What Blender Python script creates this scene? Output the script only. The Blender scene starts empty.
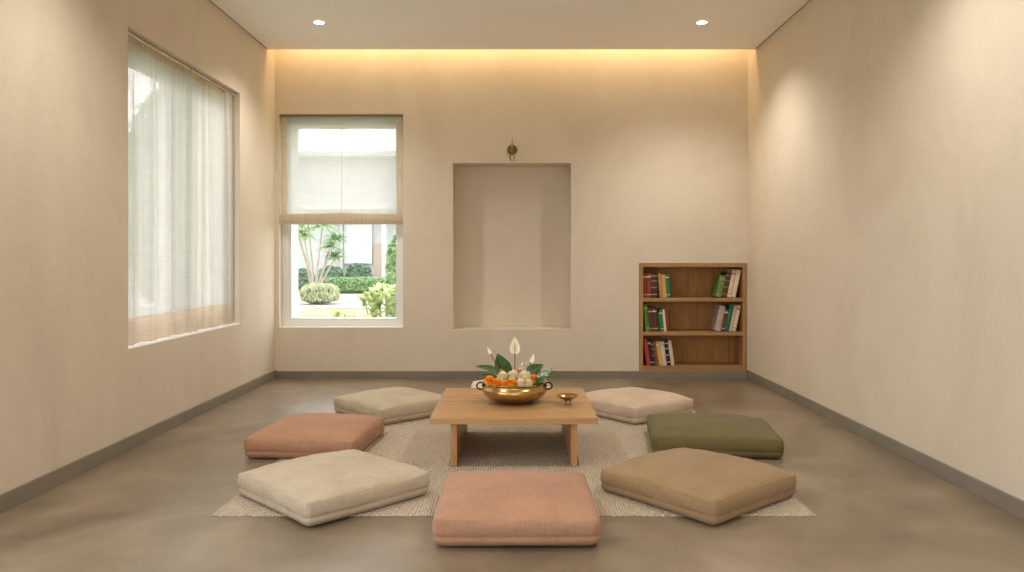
import bpy, bmesh, math, random
from mathutils import Vector, Matrix, noise
PI = math.pi
C = bpy.context.scene.collection
F = 750.0                      # focal length in pixels of the 1024 px frame
def lin(c):
    out = []
    for v in c:
        v = v/255.0
        out.append(v/12.92 if v <= .04045 else ((v+.055)/1.055)**2.4)
    return (*out, 1.0)

# ------------------------------------------------------------------ materials
def new_mat(name):
    m = bpy.data.materials.new(name); m.use_nodes = True
    nt = m.node_tree; nt.nodes.clear()
    out = nt.nodes.new('ShaderNodeOutputMaterial')
    return m, nt, out
def N(nt, t, **kw):
    n = nt.nodes.new(t)
    for k, v in kw.items():
        if k in n.inputs: n.inputs[k].default_value = v
        else: setattr(n, k, v)
    return n
def coords(nt, scale=(1, 1, 1), kind='Object'):
    tc = N(nt, 'ShaderNodeTexCoord'); mp = N(nt, 'ShaderNodeMapping')
    mp.inputs['Scale'].default_value = scale; mp.inputs['Location'].default_value = (.137, .291, .373)
    nt.links.new(tc.outputs[kind], mp.inputs['Vector'])
    return mp.outputs['Vector']
def noise_tex(nt, vec, scale, detail=4, rough=.55, dist=0):
    n = N(nt, 'ShaderNodeTexNoise'); n.inputs['Scale'].default_value = scale
    n.inputs['Detail'].default_value = detail; n.inputs['Roughness'].default_value = rough
    n.inputs['Distortion'].default_value = dist
    nt.links.new(vec, n.inputs['Vector']); return n.outputs['Fac']
def ramp(nt, fac, stops):
    r = N(nt, 'ShaderNodeValToRGB'); e = r.color_ramp.elements
    while len(e) > 1: e.remove(e[0])
    e[0].position = stops[0][0]; e[0].color = stops[0][1]
    for p, c in stops[1:]:
        x = e.new(p); x.color = c
    nt.links.new(fac, r.inputs['Fac']); return r.outputs['Color']
def mixc(nt, fac, a, b, mode='MIX'):
    m = N(nt, 'ShaderNodeMix', data_type='RGBA', blend_type=mode)
    for s, v in ((0, fac), (6, a), (7, b)):
        if hasattr(v, 'links') or hasattr(v, 'is_linked'): nt.links.new(v, m.inputs[s])
        else: m.inputs[s].default_value = v
    return m.outputs[2]
def math_n(nt, op, a, b=0.0):
    m = N(nt, 'ShaderNodeMath', operation=op)
    for s, v in ((0, a), (1, b)):
        if hasattr(v, 'is_linked'): nt.links.new(v, m.inputs[s])
        else: m.inputs[s].default_value = v
    return m.outputs[0]
def bump(nt, h, strength, dist):
    b = N(nt, 'ShaderNodeBump'); b.inputs['Strength'].default_value = strength
    b.inputs['Distance'].default_value = dist
    nt.links.new(h, b.inputs['Height']); return b.outputs['Normal']
def simple(name, col, rough=.6, metal=0, var=.06, scale=6, bs=0, bd=.002, bscale=60, spec=.5, stretch=(1, 1, 1), sub=0):
    m, nt, out = new_mat(name)
    p = N(nt, 'ShaderNodeBsdfPrincipled')
    v = coords(nt, stretch)
    c = lin(col)
    a = tuple(x*(1-var) for x in c[:3])+(1,); b = tuple(min(1, x*(1+var)) for x in c[:3])+(1,)
    nt.links.new(ramp(nt, noise_tex(nt, v, scale), [(.3, a), (.7, b)]), p.inputs['Base Color'])
    p.inputs['Roughness'].default_value = rough; p.inputs['Metallic'].default_value = metal
    p.inputs['Specular IOR Level'].default_value = spec
    if sub:
        p.inputs['Subsurface Weight'].default_value = sub; p.inputs['Subsurface Radius'].default_value = (.02, .015, .01)
    if bs: nt.links.new(bump(nt, noise_tex(nt, v, bscale), bs, bd), p.inputs['Normal'])
    nt.links.new(p.outputs[0], out.inputs[0]); return m
def plaster(name, c1, c2, c3):
    m, nt, out = new_mat(name); p = N(nt, 'ShaderNodeBsdfPrincipled')
    v = coords(nt, (1, 1, .6)); v2 = coords(nt, (1, 1, 1))
    big = ramp(nt, noise_tex(nt, v, 1.1, 7, .62, .8), [(.3, lin(c1)), (.52, lin(c2)), (.75, lin(c3))])
    fine = noise_tex(nt, v2, 9, 8, .7, .5)
    f = ramp(nt, fine, [(.25, (.965, .965, .965, 1)), (.7, (1, 1, 1, 1))])
    nt.links.new(mixc(nt, 1.0, big, f, 'MULTIPLY'), p.inputs['Base Color'])
    p.inputs['Roughness'].default_value = .78; p.inputs['Specular IOR Level'].default_value = .3
    nt.links.new(bump(nt, noise_tex(nt, v2, 14, 8, .65, .6), .22, .01), p.inputs['Normal'])
    nt.links.new(p.outputs[0], out.inputs[0]); return m
def wood(name, c1, c2, c3, axis='X', scale=1.0, rough=.45):
    m, nt, out = new_mat(name); p = N(nt, 'ShaderNodeBsdfPrincipled')
    s = {'X': (.6, 9, 9), 'Y': (9, .6, 9), 'Z': (9, 9, .6)}[axis]
    v = coords(nt, tuple(q*scale for q in s))
    g = noise_tex(nt, v, 2.2, 8, .6, .6)
    col = ramp(nt, g, [(.28, lin(c1)), (.5, lin(c2)), (.74, lin(c3))])
    v3 = coords(nt, tuple(q*scale*4 for q in s))
    gr = ramp(nt, noise_tex(nt, v3, 5, 3, .6), [(.35, (.86, .84, .8, 1)), (.6, (1, 1, 1, 1))])
    nt.links.new(mixc(nt, 1.0, col, gr, 'MULTIPLY'), p.inputs['Base Color'])
    p.inputs['Roughness'].default_value = rough
    nt.links.new(bump(nt, g, .08, .003), p.inputs['Normal'])
    nt.links.new(p.outputs[0], out.inputs[0]); return m
def fabric(name, col, var=.10):
    m, nt, out = new_mat(name); p = N(nt, 'ShaderNodeBsdfPrincipled')
    c = lin(col); d = lambda k: tuple(min(1, x*k) for x in c[:3])+(1,)
    vA = coords(nt, (160, 7, 7)); vB = coords(nt, (7, 160, 7)); vC = coords(nt, (1, 1, 1))
    w = math_n(nt, 'ADD', noise_tex(nt, vA, 1.6, 3, .6), noise_tex(nt, vB, 1.6, 3, .6))
    w = math_n(nt, 'MULTIPLY', w, .5)
    base = ramp(nt, noise_tex(nt, vC, 5, 5, .6), [(.3, d(1-var)), (.7, d(1+var*.8))])
    wv = ramp(nt, w, [(.36, (.78, .76, .74, 1)), (.6, (1.0, 1.0, 1.0, 1))])
    nt.links.new(mixc(nt, .8, base, mixc(nt, 1.0, base, wv, 'MULTIPLY')), p.inputs['Base Color'])
    p.inputs['Roughness'].default_value = .92; p.inputs['Specular IOR Level'].default_value = .15
    p.inputs['Sheen Weight'].default_value = .12; p.inputs['Sheen Roughness'].default_value = .5
    hh = math_n(nt, 'ADD', w, math_n(nt, 'MULTIPLY', noise_tex(nt, vC, 11, 5, .6, 1.2), 1.6))
    nt.links.new(bump(nt, hh, .42, .007), p.inputs['Normal'])
    nt.links.new(p.outputs[0], out.inputs[0]); return m
def rug_mat():
    m, nt, out = new_mat('woven_rug'); p = N(nt, 'ShaderNodeBsdfPrincipled')
    v = coords(nt)
    w = N(nt, 'ShaderNodeTexWave', wave_type='BANDS', bands_direction='X')
    w.inputs['Scale'].default_value = 24; w.inputs['Distortion'].default_value = 1.0
    w.inputs['Detail'].default_value = 3; w.inputs['Detail Scale'].default_value = 3
    nt.links.new(v, w.inputs['Vector'])
    vs = coords(nt, (70, 70, 38)); knots = noise_tex(nt, vs, 1.3, 4, .7)
    base = ramp(nt, knots, [(.3, lin((162, 148, 128))), (.5, lin((204, 190, 170))), (.7, lin((232, 222, 206)))])
    large = ramp(nt, noise_tex(nt, v, 2.2, 5, .6), [(.3, (.86, .86, .86, 1)), (.7, (1, 1, 1, 1))])
    wr = ramp(nt, w.outputs['Fac'], [(0, (.72, .70, .68, 1)), (.5, (1, 1, 1, 1))])
    c = mixc(nt, 1.0, mixc(nt, 1.0, base, large, 'MULTIPLY'), wr, 'MULTIPLY')
    nt.links.new(c, p.inputs['Base Color']); p.inputs['Roughness'].default_value = .95
    p.inputs['Specular IOR Level'].default_value = .1
    h = math_n(nt, 'ADD', w.outputs['Fac'], math_n(nt, 'MULTIPLY', knots, 1.5))
    nt.links.new(bump(nt, h, .6, .006), p.inputs['Normal'])
    nt.links.new(p.outputs[0], out.inputs[0]); return m
def floor_mat():
    m, nt, out = new_mat('polished_microcement'); p = N(nt, 'ShaderNodeBsdfPrincipled')
    v = coords(nt, (1, .8, 1)); v2 = coords(nt, (.5, 1.4, 1))
    a = ramp(nt, noise_tex(nt, v, 1.5, 7, .6, .6), [(.3, lin(FL1)), (.5, lin(FL2)), (.72, lin(FL3))])
    b = ramp(nt, noise_tex(nt, v2, 2.6, 6, .6, .3), [(.32, (.80, .80, .80, 1)), (.64, (1, 1, 1, 1))])
    nt.links.new(mixc(nt, 1.0, a, b, 'MULTIPLY'), p.inputs['Base Color'])
    r = N(nt, 'ShaderNodeMapRange'); r.inputs['To Min'].default_value = .31; r.inputs['To Max'].default_value = .40
    nt.links.new(noise_tex(nt, v, 2.6, 5, .6, .3), r.inputs['Value'])
    nt.links.new(r.outputs[0], p.inputs['Roughness'])
    nt.links.new(bump(nt, noise_tex(nt, v2, 2.5, 3, .5, .2), .06, .01), p.inputs['Normal'])
    p.inputs['Specular IOR Level'].default_value = .8
    nt.links.new(p.outputs[0], out.inputs[0]); return m
def sheer(name, col, t0, t1, plane='XZ', trans=.6):
    """loosely woven linen: part of the light passes straight through the gaps, part is scattered"""
    m, nt, out = new_mat(name)
    if plane == 'XZ': sA, sB = (220, 1, 5), (5, 1, 220)
    else: sA, sB = (1, 220, 5), (1, 5, 220)
    wA = noise_tex(nt, coords(nt, sA), 1.0, 4, .7); wB = noise_tex(nt, coords(nt, sB), 1.0, 4, .7)
    w = math_n(nt, 'MULTIPLY', math_n(nt, 'ADD', wA, wB), .5)
    mr = N(nt, 'ShaderNodeMapRange'); mr.inputs['From Min'].default_value = .38; mr.inputs['From Max'].default_value = .62
    mr.inputs['To Min'].default_value = t0; mr.inputs['To Max'].default_value = t1
    nt.links.new(w, mr.inputs['Value'])
    c = lin(col); c2 = tuple(x*.68 for x in c[:3])+(1,)
    cc = ramp(nt, w, [(.38, c2), (.6, c)])
    df = N(nt, 'ShaderNodeBsdfDiffuse'); tl = N(nt, 'ShaderNodeBsdfTranslucent'); tp = N(nt, 'ShaderNodeBsdfTransparent')
    nt.links.new(cc, df.inputs['Color']); nt.links.new(cc, tl.inputs['Color'])
    m1 = N(nt, 'ShaderNodeMixShader'); m1.inputs[0].default_value = trans
    nt.links.new(df.outputs[0], m1.inputs[1]); nt.links.new(tl.outputs[0], m1.inputs[2])
    m2 = N(nt, 'ShaderNodeMixShader'); nt.links.new(mr.outputs[0], m2.inputs[0])
    nt.links.new(m1.outputs[0], m2.inputs[1]); nt.links.new(tp.outputs[0], m2.inputs[2])
    nt.links.new(m2.outputs[0], out.inputs[0]); return m
def glass_mat():
    m, nt, out = new_mat('clear_window_glass')
    tp = N(nt, 'ShaderNodeBsdfTransparent'); tp.inputs[0].default_value = (.985, .985, .985, 1)
    gl = N(nt, 'ShaderNodeBsdfGlossy'); gl.inputs['Roughness'].default_value = .02
    lw = N(nt, 'ShaderNodeLayerWeight'); lw.inputs['Blend'].default_value = .5
    fr = N(nt, 'ShaderNodeMath', operation='MULTIPLY_ADD'); fr.inputs[1].default_value = .8; fr.inputs[2].default_value = .03
    nt.links.new(math_n(nt, 'POWER', lw.outputs['Facing'], 5.0), fr.inputs[0])
    mx = N(nt, 'ShaderNodeMixShader')
    nt.links.new(fr.outputs[0], mx.inputs[0]); nt.links.new(tp.outputs[0], mx.inputs[1]); nt.links.new(gl.outputs[0], mx.inputs[2])
    nt.links.new(mx.outputs[0], out.inputs[0]); return m
def emit(name, col, s):
    m, nt, out = new_mat(name); e = N(nt, 'ShaderNodeEmission')
    e.inputs[0].default_value = lin(col); e.inputs[1].default_value = s
    nt.links.new(e.outputs[0], out.inputs[0]); return m
def leafy(name, c1, c2, trans=.35, rough=.5, scale=9):
    m, nt, out = new_mat(name)
    p = N(nt, 'ShaderNodeBsdfPrincipled'); p.inputs['Roughness'].default_value = rough
    col = ramp(nt, noise_tex(nt, coords(nt), scale, 3), [(.35, lin(c1)), (.65, lin(c2))])
    nt.links.new(col, p.inputs['Base Color'])
    tl = N(nt, 'ShaderNodeBsdfTranslucent'); nt.links.new(col, tl.inputs['Color'])
    mx = N(nt, 'ShaderNodeMixShader'); mx.inputs[0].default_value = trans
    nt.links.new(p.outputs[0], mx.inputs[1]); nt.links.new(tl.outputs[0], mx.inputs[2])
    nt.links.new(mx.outputs[0], out.inputs[0]); return m

WALL = ((216, 204, 186), (224, 213, 195), (230, 220, 204))
FL1, FL2, FL3 = (108, 95, 78), (134, 119, 99), (158, 143, 123)
M = dict(
    plaster=plaster('limewashed_plaster', *WALL),
    ceil=simple('ceiling_paint', (252, 250, 247), .9, var=.01, scale=2, spec=.1),
    dark_gap=simple('gap_shadow_bead', (120, 108, 90), .9),
    floor=floor_mat(),
    skirt=simple('cement_skirting', (136, 127, 114), .6, var=.10, scale=5, bs=.15),
    white=simple('white_window_frame', (238, 238, 236), .4, var=.01),
    render_white=simple('exterior_white_render', (236, 234, 228), .8, var=.02),
    glass=glass_mat(),
    sheer_blind=sheer('sheer_linen_blind', (232, 231, 228), .09, .34, trans=.62),
    hem_blind=sheer('linen_hem_cloth', (238, 224, 200), .0, .05, trans=.35),
    sheer_curtain=sheer('sheer_linen_curtain', (228, 225, 220), .04, .24, 'YZ', trans=.56),
    hem_curtain=sheer('curtain_hem_cloth', (230, 214, 190), .0, .08, 'YZ', trans=.42),
    pocket=sheer('rod_pocket_cloth', (214, 196, 168), .0, .01, 'YZ', trans=.15),
    table=wood('oak_tabletop', (168, 127, 84), (190, 149, 103), (206, 167, 121), 'X', .8, .38),
    table_leg=wood('oak_leg', (160, 114, 70), (184, 137, 88), (200, 154, 104), 'Z', .8, .42),
    caseX=wood('bookcase_oak', (150, 114, 70), (172, 134, 88), (188, 150, 102), 'X', 1.2, .5),
    caseZ=wood('bookcase_oak_upright', (150, 114, 70), (172, 134, 88), (188, 150, 102), 'Z', 1.2, .5),
    caseB=wood('bookcase_back', (150, 104, 54), (180, 129, 70), (196, 145, 84), 'Z', 1.6, .6),
    rug=rug_mat(),
    brass=simple('polished_brass', (186, 154, 100), .24, 1, var=.18, scale=14, bs=.06, bscale=40),
    brass_dark=simple('aged_brass', (120, 92, 56), .38, 1, var=.2, scale=20),
    bronze=simple('dark_bronze', (66, 48, 38), .35, 1, var=.2),
    lamp=emit('downlight_lens', (255, 240, 216), 22),
    led=emit('led_diffuser', (255, 205, 130), 6),
    trimw=simple('downlight_trim', (236, 232, 224), .4, var=.01),
)
CUSH = dict(
    coral=(180, 138, 110), coral_front=(180, 139, 112), beige=(196, 182, 160), tan=(160, 134, 100),
    sand=(192, 178, 154), blush=(208, 188, 166), olive=(112, 100, 64), pale=(222, 208, 192))
for k, v in list(CUSH.items()): CUSH[k] = fabric('linen_'+k, v)

# ------------------------------------------------------------------ mesh helpers
def obj(name, bm, mat, parent=None, smooth=False, bevel=0, subsurf=0):
    me = bpy.data.meshes.new(name); bm.normal_update(); bm.to_mesh(me); bm.free()
    o = bpy.data.objects.new(name, me); C.objects.link(o)
    if isinstance(mat, (list, tuple)):
        for q in mat: me.materials.append(q)
    elif mat: me.materials.append(mat)
    if smooth:
        for p in me.polygons: p.use_smooth = True
    if bevel:
        b = o.modifiers.new('bevel', 'BEVEL'); b.width = bevel; b.segments = 2; b.limit_method = 'ANGLE'
    if subsurf:
        s = o.modifiers.new('subsurf', 'SUBSURF'); s.levels = s.render_levels = subsurf
    if parent: o.parent = parent
    return o
def thing(name, label, cat, loc=(0, 0, 0), rz=0, group=None):
    o = bpy.data.objects.new(name, None); C.objects.link(o); o.empty_display_size = .1
    o.location = loc; o.rotation_euler = (0, 0, rz); o['label'] = label; o['category'] = cat
    if group: o['group'] = group
    return o
def tag(o, label, cat, group=None):
    o['label'] = label; o['category'] = cat
    if group: o['group'] = group
    return o
def struct(o): o['kind'] = 'structure'; return o
def box(bm, x0, x1, y0, y1, z0, z1, mi=0):
    v = [bm.verts.new((x, y, z)) for z in (z0, z1) for y in (y0, y1) for x in (x0, x1)]
    for f in ((0, 2, 3, 1), (4, 5, 7, 6), (0, 1, 5, 4), (2, 6, 7, 3), (0, 4, 6, 2), (1, 3, 7, 5)):
        fc = bm.faces.new([v[i] for i in f]); fc.material_index = mi
    return v
def bx(*a):
    bm = bmesh.new(); box(bm, *a); return bm
def tube(bm, pts, rad, seg=10, closed=False, cap=True, mi=0):
    pts = [Vector(p) for p in pts]; n = len(pts)
    if not hasattr(rad, '__len__'): rad = [rad]*n
    rings = []; up = None
    for i, p in enumerate(pts):
        a = pts[(i-1) % n] if (closed or i > 0) else p; b = pts[(i+1) % n] if (closed or i < n-1) else p
        t = (b-a).normalized()
        if up is None:
            up = Vector((0, 0, 1)) if abs(t.z) < .9 else Vector((1, 0, 0))
        side = t.cross(up).normalized(); up = side.cross(t).normalized()
        rings.append([bm.verts.new(p+(side*math.cos(2*PI*k/seg)+up*math.sin(2*PI*k/seg))*rad[i]) for k in range(seg)])
    m = n if closed else n-1
    for i in range(m):
        A, B = rings[i], rings[(i+1) % n]
        for k in range(seg):
            f = bm.faces.new((A[k], A[(k+1) % seg], B[(k+1) % seg], B[k])); f.material_index = mi
    if cap and not closed:
        bm.faces.new(rings[0]).material_index = mi; bm.faces.new(rings[-1][::-1]).material_index = mi
def lathe(bm, prof, seg=48, c=(0, 0, 0)):
    rings = []
    for r, z in prof:
        if r < 1e-6: rings.append([bm.verts.new((c[0], c[1], c[2]+z))])
        else: rings.append([bm.verts.new((c[0]+r*math.cos(2*PI*k/seg), c[1]+r*math.sin(2*PI*k/seg), c[2]+z)) for k in range(seg)])
    for A, B in zip(rings, rings[1:]):
        for k in range(seg):
            j = (k+1) % seg
            if len(A) == 1 and len(B) == 1: break
            if len(A) == 1: bm.faces.new((A[0], B[j], B[k]))
            elif len(B) == 1: bm.faces.new((A[k], A[j], B[0]))
            else: bm.faces.new((A[k], A[j], B[j], B[k]))
def wall_mesh(u0, u1, v0, v1, thick, holes, place):
    """rectangular wall with openings; holes = (u0,u1,v0,v1,depth or None); place(u, v, d) -> point, d into the wall"""
    bm = bmesh.new(); us = sorted({u0, u1, *[h[0] for h in holes], *[h[1] for h in holes]}); vs = sorted({v0, v1, *[h[2] for h in holes], *[h[3] for h in holes]})
    cache = {}
    def P(u, v, d):
        k = (round(u, 5), round(v, 5), round(d, 5))
        if k not in cache: cache[k] = bm.verts.new(place(u, v, d))
        return cache[k]
    def hole(u, v):
        for h in holes:
            if h[0] < u < h[1] and h[2] < v < h[3]: return h
    for i in range(len(us)-1):
        for j in range(len(vs)-1):
            a, b, c, d = us[i], us[i+1], vs[j], vs[j+1]; h = hole((a+b)/2, (c+d)/2)
            if not h: bm.faces.new((P(a, c, 0), P(b, c, 0), P(b, d, 0), P(a, d, 0)))
            if not h or h[4] is not None:
                bm.faces.new((P(a, c, thick), P(a, d, thick), P(b, d, thick), P(b, c, thick)))
            if h and h[4] is not None: bm.faces.new((P(a, c, h[4]), P(b, c, h[4]), P(b, d, h[4]), P(a, d, h[4])))
            de = (h[4] if h and h[4] is not None else thick) if h else 0
            if h:
                for (ua, va, ub, vb, nu, nv) in ((a, c, b, c, (a+b)/2, c-1e-3), (a, d, b, d, (a+b)/2, d+1e-3), (a, c, a, d, a-1e-3, (c+d)/2), (b, c, b, d, b+1e-3, (c+d)/2)):
                    if not hole(nu, nv): bm.faces.new((P(ua, va, 0), P(ub, vb, 0), P(ub, vb, de), P(ua, va, de)))
    for (ua, va, ub, vb) in ((u0, v0, u1, v0), (u0, v1, u1, v1), (u0, v0, u0, v1), (u1, v0, u1, v1)):
        L = [(ua, va)]
        if va == vb: L = [(u, va) for u in us]
        else: L = [(ua, v) for v in vs]
        for p, q in zip(L, L[1:]): bm.faces.new((P(*p, 0), P(*q, 0), P(*q, thick), P(*p, thick)))
    bmesh.ops.recalc_face_normals(bm, faces=bm.faces)
    return bm

# ------------------------------------------------------------------ the room
XL, XR, YB, YF = -2.256, 2.153, 6.99, -1.3
ZC, ZT = 3.0, 3.32
W1 = (-2.218, -1.062, .466, 2.46)         # back window opening
W2 = (4.35, 6.108, .578, 2.458)           # left window opening (y)
W3 = (-.95, 2.75, .30, 2.62)              # wide unseen window, added in the left wall for more side daylight
NI = (-.598, .505, .455, 2.004)           # niche
BC = (1.137, 2.146, .065, 1.072)          # bookcase recess
fl = bmesh.new(); box(fl, XL-.4, XR+.3, YF-.2, YB+.4, -.12, 0)
struct(obj('floor', fl, M['floor']))
struct(obj('wall_back', wall_mesh(XL, XR, 0, ZT, .36, [W1+(None,), NI+(.28,), BC+(.30,)], lambda u, v, d: (u, YB+d, v)), M['plaster']))
struct(obj('wall_left', wall_mesh(YF, YB+.36, 0, ZT, .36, [W2+(None,), W3+(None,)], lambda u, v, d: (XL-d, u, v)), M['plaster']))
struct(obj('wall_right', wall_mesh(YF, YB+.36, 0, ZT, .2, [], lambda u, v, d: (XR+d, u, v)), M['plaster']))
W4 = (-1.35, 1.35, .55, 2.55)              # unseen front wall window, added to brighten the back wall and ceiling
struct(obj('wall_front', wall_mesh(XL, XR, 0, ZT, .2, [W4+(None,)], lambda u, v, d: (u, YF-d, v)), M['plaster']))
struct(obj('baseboard_front', bx(XL+.014, XR-.014, YF, YF+.014, 0, .078), M['skirt']))
struct(obj('ceiling', bx(XL+.012, XR-.012, YF, 6.77, ZC, ZC+.08), M['ceil']))
struct(obj('trim_1', bx(XL, XR, 6.70, 6.77, ZC+.08, ZT), M['ceil']))          # unseen cove upstand, added to stop light leaking over the ceiling
struct(obj('roof', bx(XL-.36, XR+.2, YF-.2, YB+.36, ZT, ZT+.15), M['ceil']))
struct(obj('trim_2', bx(XL, XL+.012, YF, 6.77, ZC+.004, ZC+.02), M['dark_gap']))
struct(obj('trim_3', bx(XR-.012, XR, YF, 6.77, ZC+.004, ZC+.02), M['dark_gap']))
struct(obj('baseboard_back', bx(XL+.014, XR-.014, YB-.014, YB, 0, .066), M['skirt'], bevel=.002))
struct(obj('baseboard_left', bx(XL, XL+.014, YF+.014, YB, 0, .078), M['skirt'], bevel=.002))
struct(obj('baseboard_right', bx(XR-.014, XR, YF+.014, YB, 0, .078), M['skirt'], bevel=.002))

# back window: frame, pane, outer lining
w1 = bpy.data.objects.new('window_1', None); C.objects.link(w1); struct(w1)
x0, x1, z0, z1 = W1
def ring(bm, a, b, c, d, w, y0, y1, wb=None):
    wb = wb or w
    box(bm, a, a+w, y0, y1, c, d); box(bm, b-w, b, y0, y1, c, d)
    box(bm, a+w, b-w, y0, y1, c, c+wb); box(bm, a+w, b-w, y0, y1, d-w, d)
bm = bmesh.new(); ring(bm, x0, x1, z0, z1, .06, YB+.09, YB+.16); obj('window_frame', bm, M['white'], w1, bevel=.004)
bm = bmesh.new(); ring(bm, x0+.055, x1-.055, z0+.055, z1-.055, .028, YB+.105, YB+.145); obj('sash', bm, M['white'], w1, bevel=.003)
obj('pane', bx(x0+.08, x1-.08, YB+.122, YB+.128, z0+.08, z1-.08), M['glass'], w1)
bm = bmesh.new(); ring(bm, x0, x1, z0, z1, .075, YB+.17, YB+.36, .07); obj('outer_lining', bm, M['render_white'], w1)
obj('window_sill', bx(x0, x1, YB+.002, YB+.09, z0, z0+.008), M['white'], w1, bevel=.002)
w4 = bpy.data.objects.new('added_window_4', None); C.objects.link(w4); struct(w4)
bm = bmesh.new(); ring(bm, *W4, .06, YF-.14, YF-.07); box(bm, -.03, .03, YF-.135, YF-.075, W4[2]+.06, W4[3]-.06); obj('window_frame', bm, M['white'], w4, bevel=.004)
obj('pane', bx(W4[0]+.05, W4[1]-.05, YF-.108, YF-.102, W4[2]+.05, W4[3]-.05), M['glass'], w4)
# left window
w2 = bpy.data.objects.new('window_2', None); C.objects.link(w2); struct(w2)
def ringY(bm, a, b, c, d, w, X0, X1):
    box(bm, X0, X1, a, a+w, c, d); box(bm, X0, X1, b-w, b, c, d)
    box(bm, X0, X1, a+w, b-w, c, c+w); box(bm, X0, X1, a+w, b-w, d-w, d)
ya, yb, za, zb = W2
bm = bmesh.new(); ringY(bm, ya, yb, za, zb, .06, XL-.24, XL-.17); obj('window_frame', bm, M['white'], w2, bevel=.004)
ym = (ya+yb)/2
for k, (a, b, xo) in enumerate(((ya+.055, ym+.045, -.215), (ym-.045, yb-.055, -.18))):
    bm = bmesh.new(); ringY(bm, a, b, za+.055, zb-.055, .07, XL+xo-.015, XL+xo+.012)
    s = obj('sash', bm, M['white'], w2, bevel=.003)
    obj('pane', bx(XL+xo-.004, XL+xo+.001, a+.06, b-.06, za+.11, zb-.11), M['glass'], s)
obj('window_sill', bx(XL-.17, XL-.002, ya, yb, za, za+.008), M['white'], w2, bevel=.002)

w3 = bpy.data.objects.new('added_window_3', None); C.objects.link(w3); struct(w3)
bm = bmesh.new(); ringY(bm, *W3, .06, XL-.24, XL-.17)
for yq in (.25, 1.48): box(bm, XL-.235, XL-.175, yq, yq+.05, W3[2]+.06, W3[3]-.06)
obj('window_frame', bm, M['white'], w3, bevel=.004)
obj('pane', bx(XL-.21, XL-.205, W3[0]+.05, W3[1]-.05, W3[2]+.05, W3[3]-.05), M['glass'], w3)

# cove light
cove = tag(obj('cove_light', bx(XL+.05, XR-.05, 6.82, 6.87, ZT-.03, ZT-.005), M['led']), 'warm linear cove light hidden above the ceiling edge at back wall', 'light strip')
def area(name, loc, rot, sx, sy, e, col, portal=False):
    l = bpy.data.lights.new(name, 'AREA'); l.shape = 'RECTANGLE'; l.size = sx; l.size_y = sy; l.energy = e; l.color = col
    if portal: l.cycles.is_portal = True
    o = bpy.data.objects.new(name, l); C.objects.link(o); o.location = loc; o.rotation_euler = rot; return o
COVE_E, SPOT_E, WORLD = 4.2, 66, 2.9
area('cove_led', ((XL+XR)/2, 6.845, ZT-.035), (math.radians(12), 0, 0), XR-XL-.2, .05, COVE_E, (1, .81, .58))
area('portal_back', ((x0+x1)/2, YB+.4, (z0+z1)/2), (-PI/2, 0, 0), x1-x0, z1-z0, 1, (1, 1, 1), True)
area('portal_left', (XL-.4, ym, (za+zb)/2), (0, -PI/2, 0), zb-za, yb-ya, 1, (1, 1, 1), True)

area('portal_side', (XL-.4, .9, 1.46), (0, -PI/2, 0), 2.32, 3.7, 1, (1, 1, 1), True)
area('portal_front', (0, YF-.25, 1.55), (PI/2, 0, 0), 2.7, 2.0, 1, (1, 1, 1), True)
# recessed downlights
def downlight(x, y, label):
    t = thing('downlight', label, 'ceiling light', (x, y, ZC), 0, 'recessed ceiling downlights')
    bm = bmesh.new(); lathe(bm, [(.040, -.001), (.040, -.005), (.056, -.004), (.058, -.0005)], 40); obj('trim_ring', bm, M['trimw'], t, True)
    bm = bmesh.new(); lathe(bm, [(0, -.003), (.041, -.003), (.041, -.0005)], 40); obj('lens', bm, M['lamp'], t)
    l = bpy.data.lights.new('downlight_lamp', 'SPOT'); l.energy = SPOT_E; l.spot_size = math.radians(128); l.spot_blend = 1
    l.shadow_soft_size = .045; l.color = (1, .93, .83)
    o = bpy.data.objects.new('downlight_lamp', l); C.objects.link(o); o.location = (x, y, ZC-.03)
downlight(-1.581, 5.99, 'small round recessed downlight in ceiling above the left window side')
downlight(1.477, 5.99, 'small round recessed downlight in ceiling above the bookcase side')
for x, y in ((-1.53, 3.4), (1.477, 3.4), (-1.53, .8), (1.477, .8)):  # extra unseen lamps, added to raise the room's brightness
    downlight(x, y, 'small round recessed downlight added out of view nearer the front to brighten the room')

# roman blind in the back window
def cloth_grid(bm, nu, nv, fn, mi=0):
    g = [[bm.verts.new(fn(i/nu, j/nv)) for j in range(nv+1)] for i in range(nu+1)]
    for i in range(nu):
        for j in range(nv): bm.faces.new((g[i][j], g[i+1][j], g[i+1][j+1], g[i][j+1])).material_index = mi
bl = thing('roman_blind', 'sheer off-white linen roman blind half lowered over the back window', 'blind', ((x0+x1)/2, YB+.035, 1.44))
bw = (x1-x0)/2-.012; bh = 1.0
def yy(u, v): return .004*math.sin(u*9+1)*(1-v)**2+.0015*math.sin(v*21)
bm = bmesh.new(); cloth_grid(bm, 40, 30, lambda u, v: ((u*2-1)*(bw-.05), yy(u, v), .06+v*(bh-.06))); obj('blind_cloth', bm, M['sheer_blind'], bl, True)
for s in (-1, 1):
    bm = bmesh.new(); cloth_grid(bm, 2, 20, lambda u, v: (s*(bw-.052+u*.052), -.001+yy((s+1)/2, v), .05+v*(bh-.05))); obj('side_hem', bm, M['hem_blind'], bl, True)
bm = bmesh.new()
def sag(u): return -.012*(abs(u*2-1)**1.2)+.012*math.cos(min(1, abs(u*2-1)*3)*PI/2)
for k, (yo, zt) in enumerate(((-.022, .092), (-.012, .104), (.006, .10))):
    cloth_grid(bm, 40, 6, lambda u, v: ((u*2-1)*(bw+.006), yo+.006*math.sin(v*PI)*-1, -.008+.002*k+v*(zt+.6*sag(u))))
obj('bottom_fold', bm, M['hem_blind'], bl, True)
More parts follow.
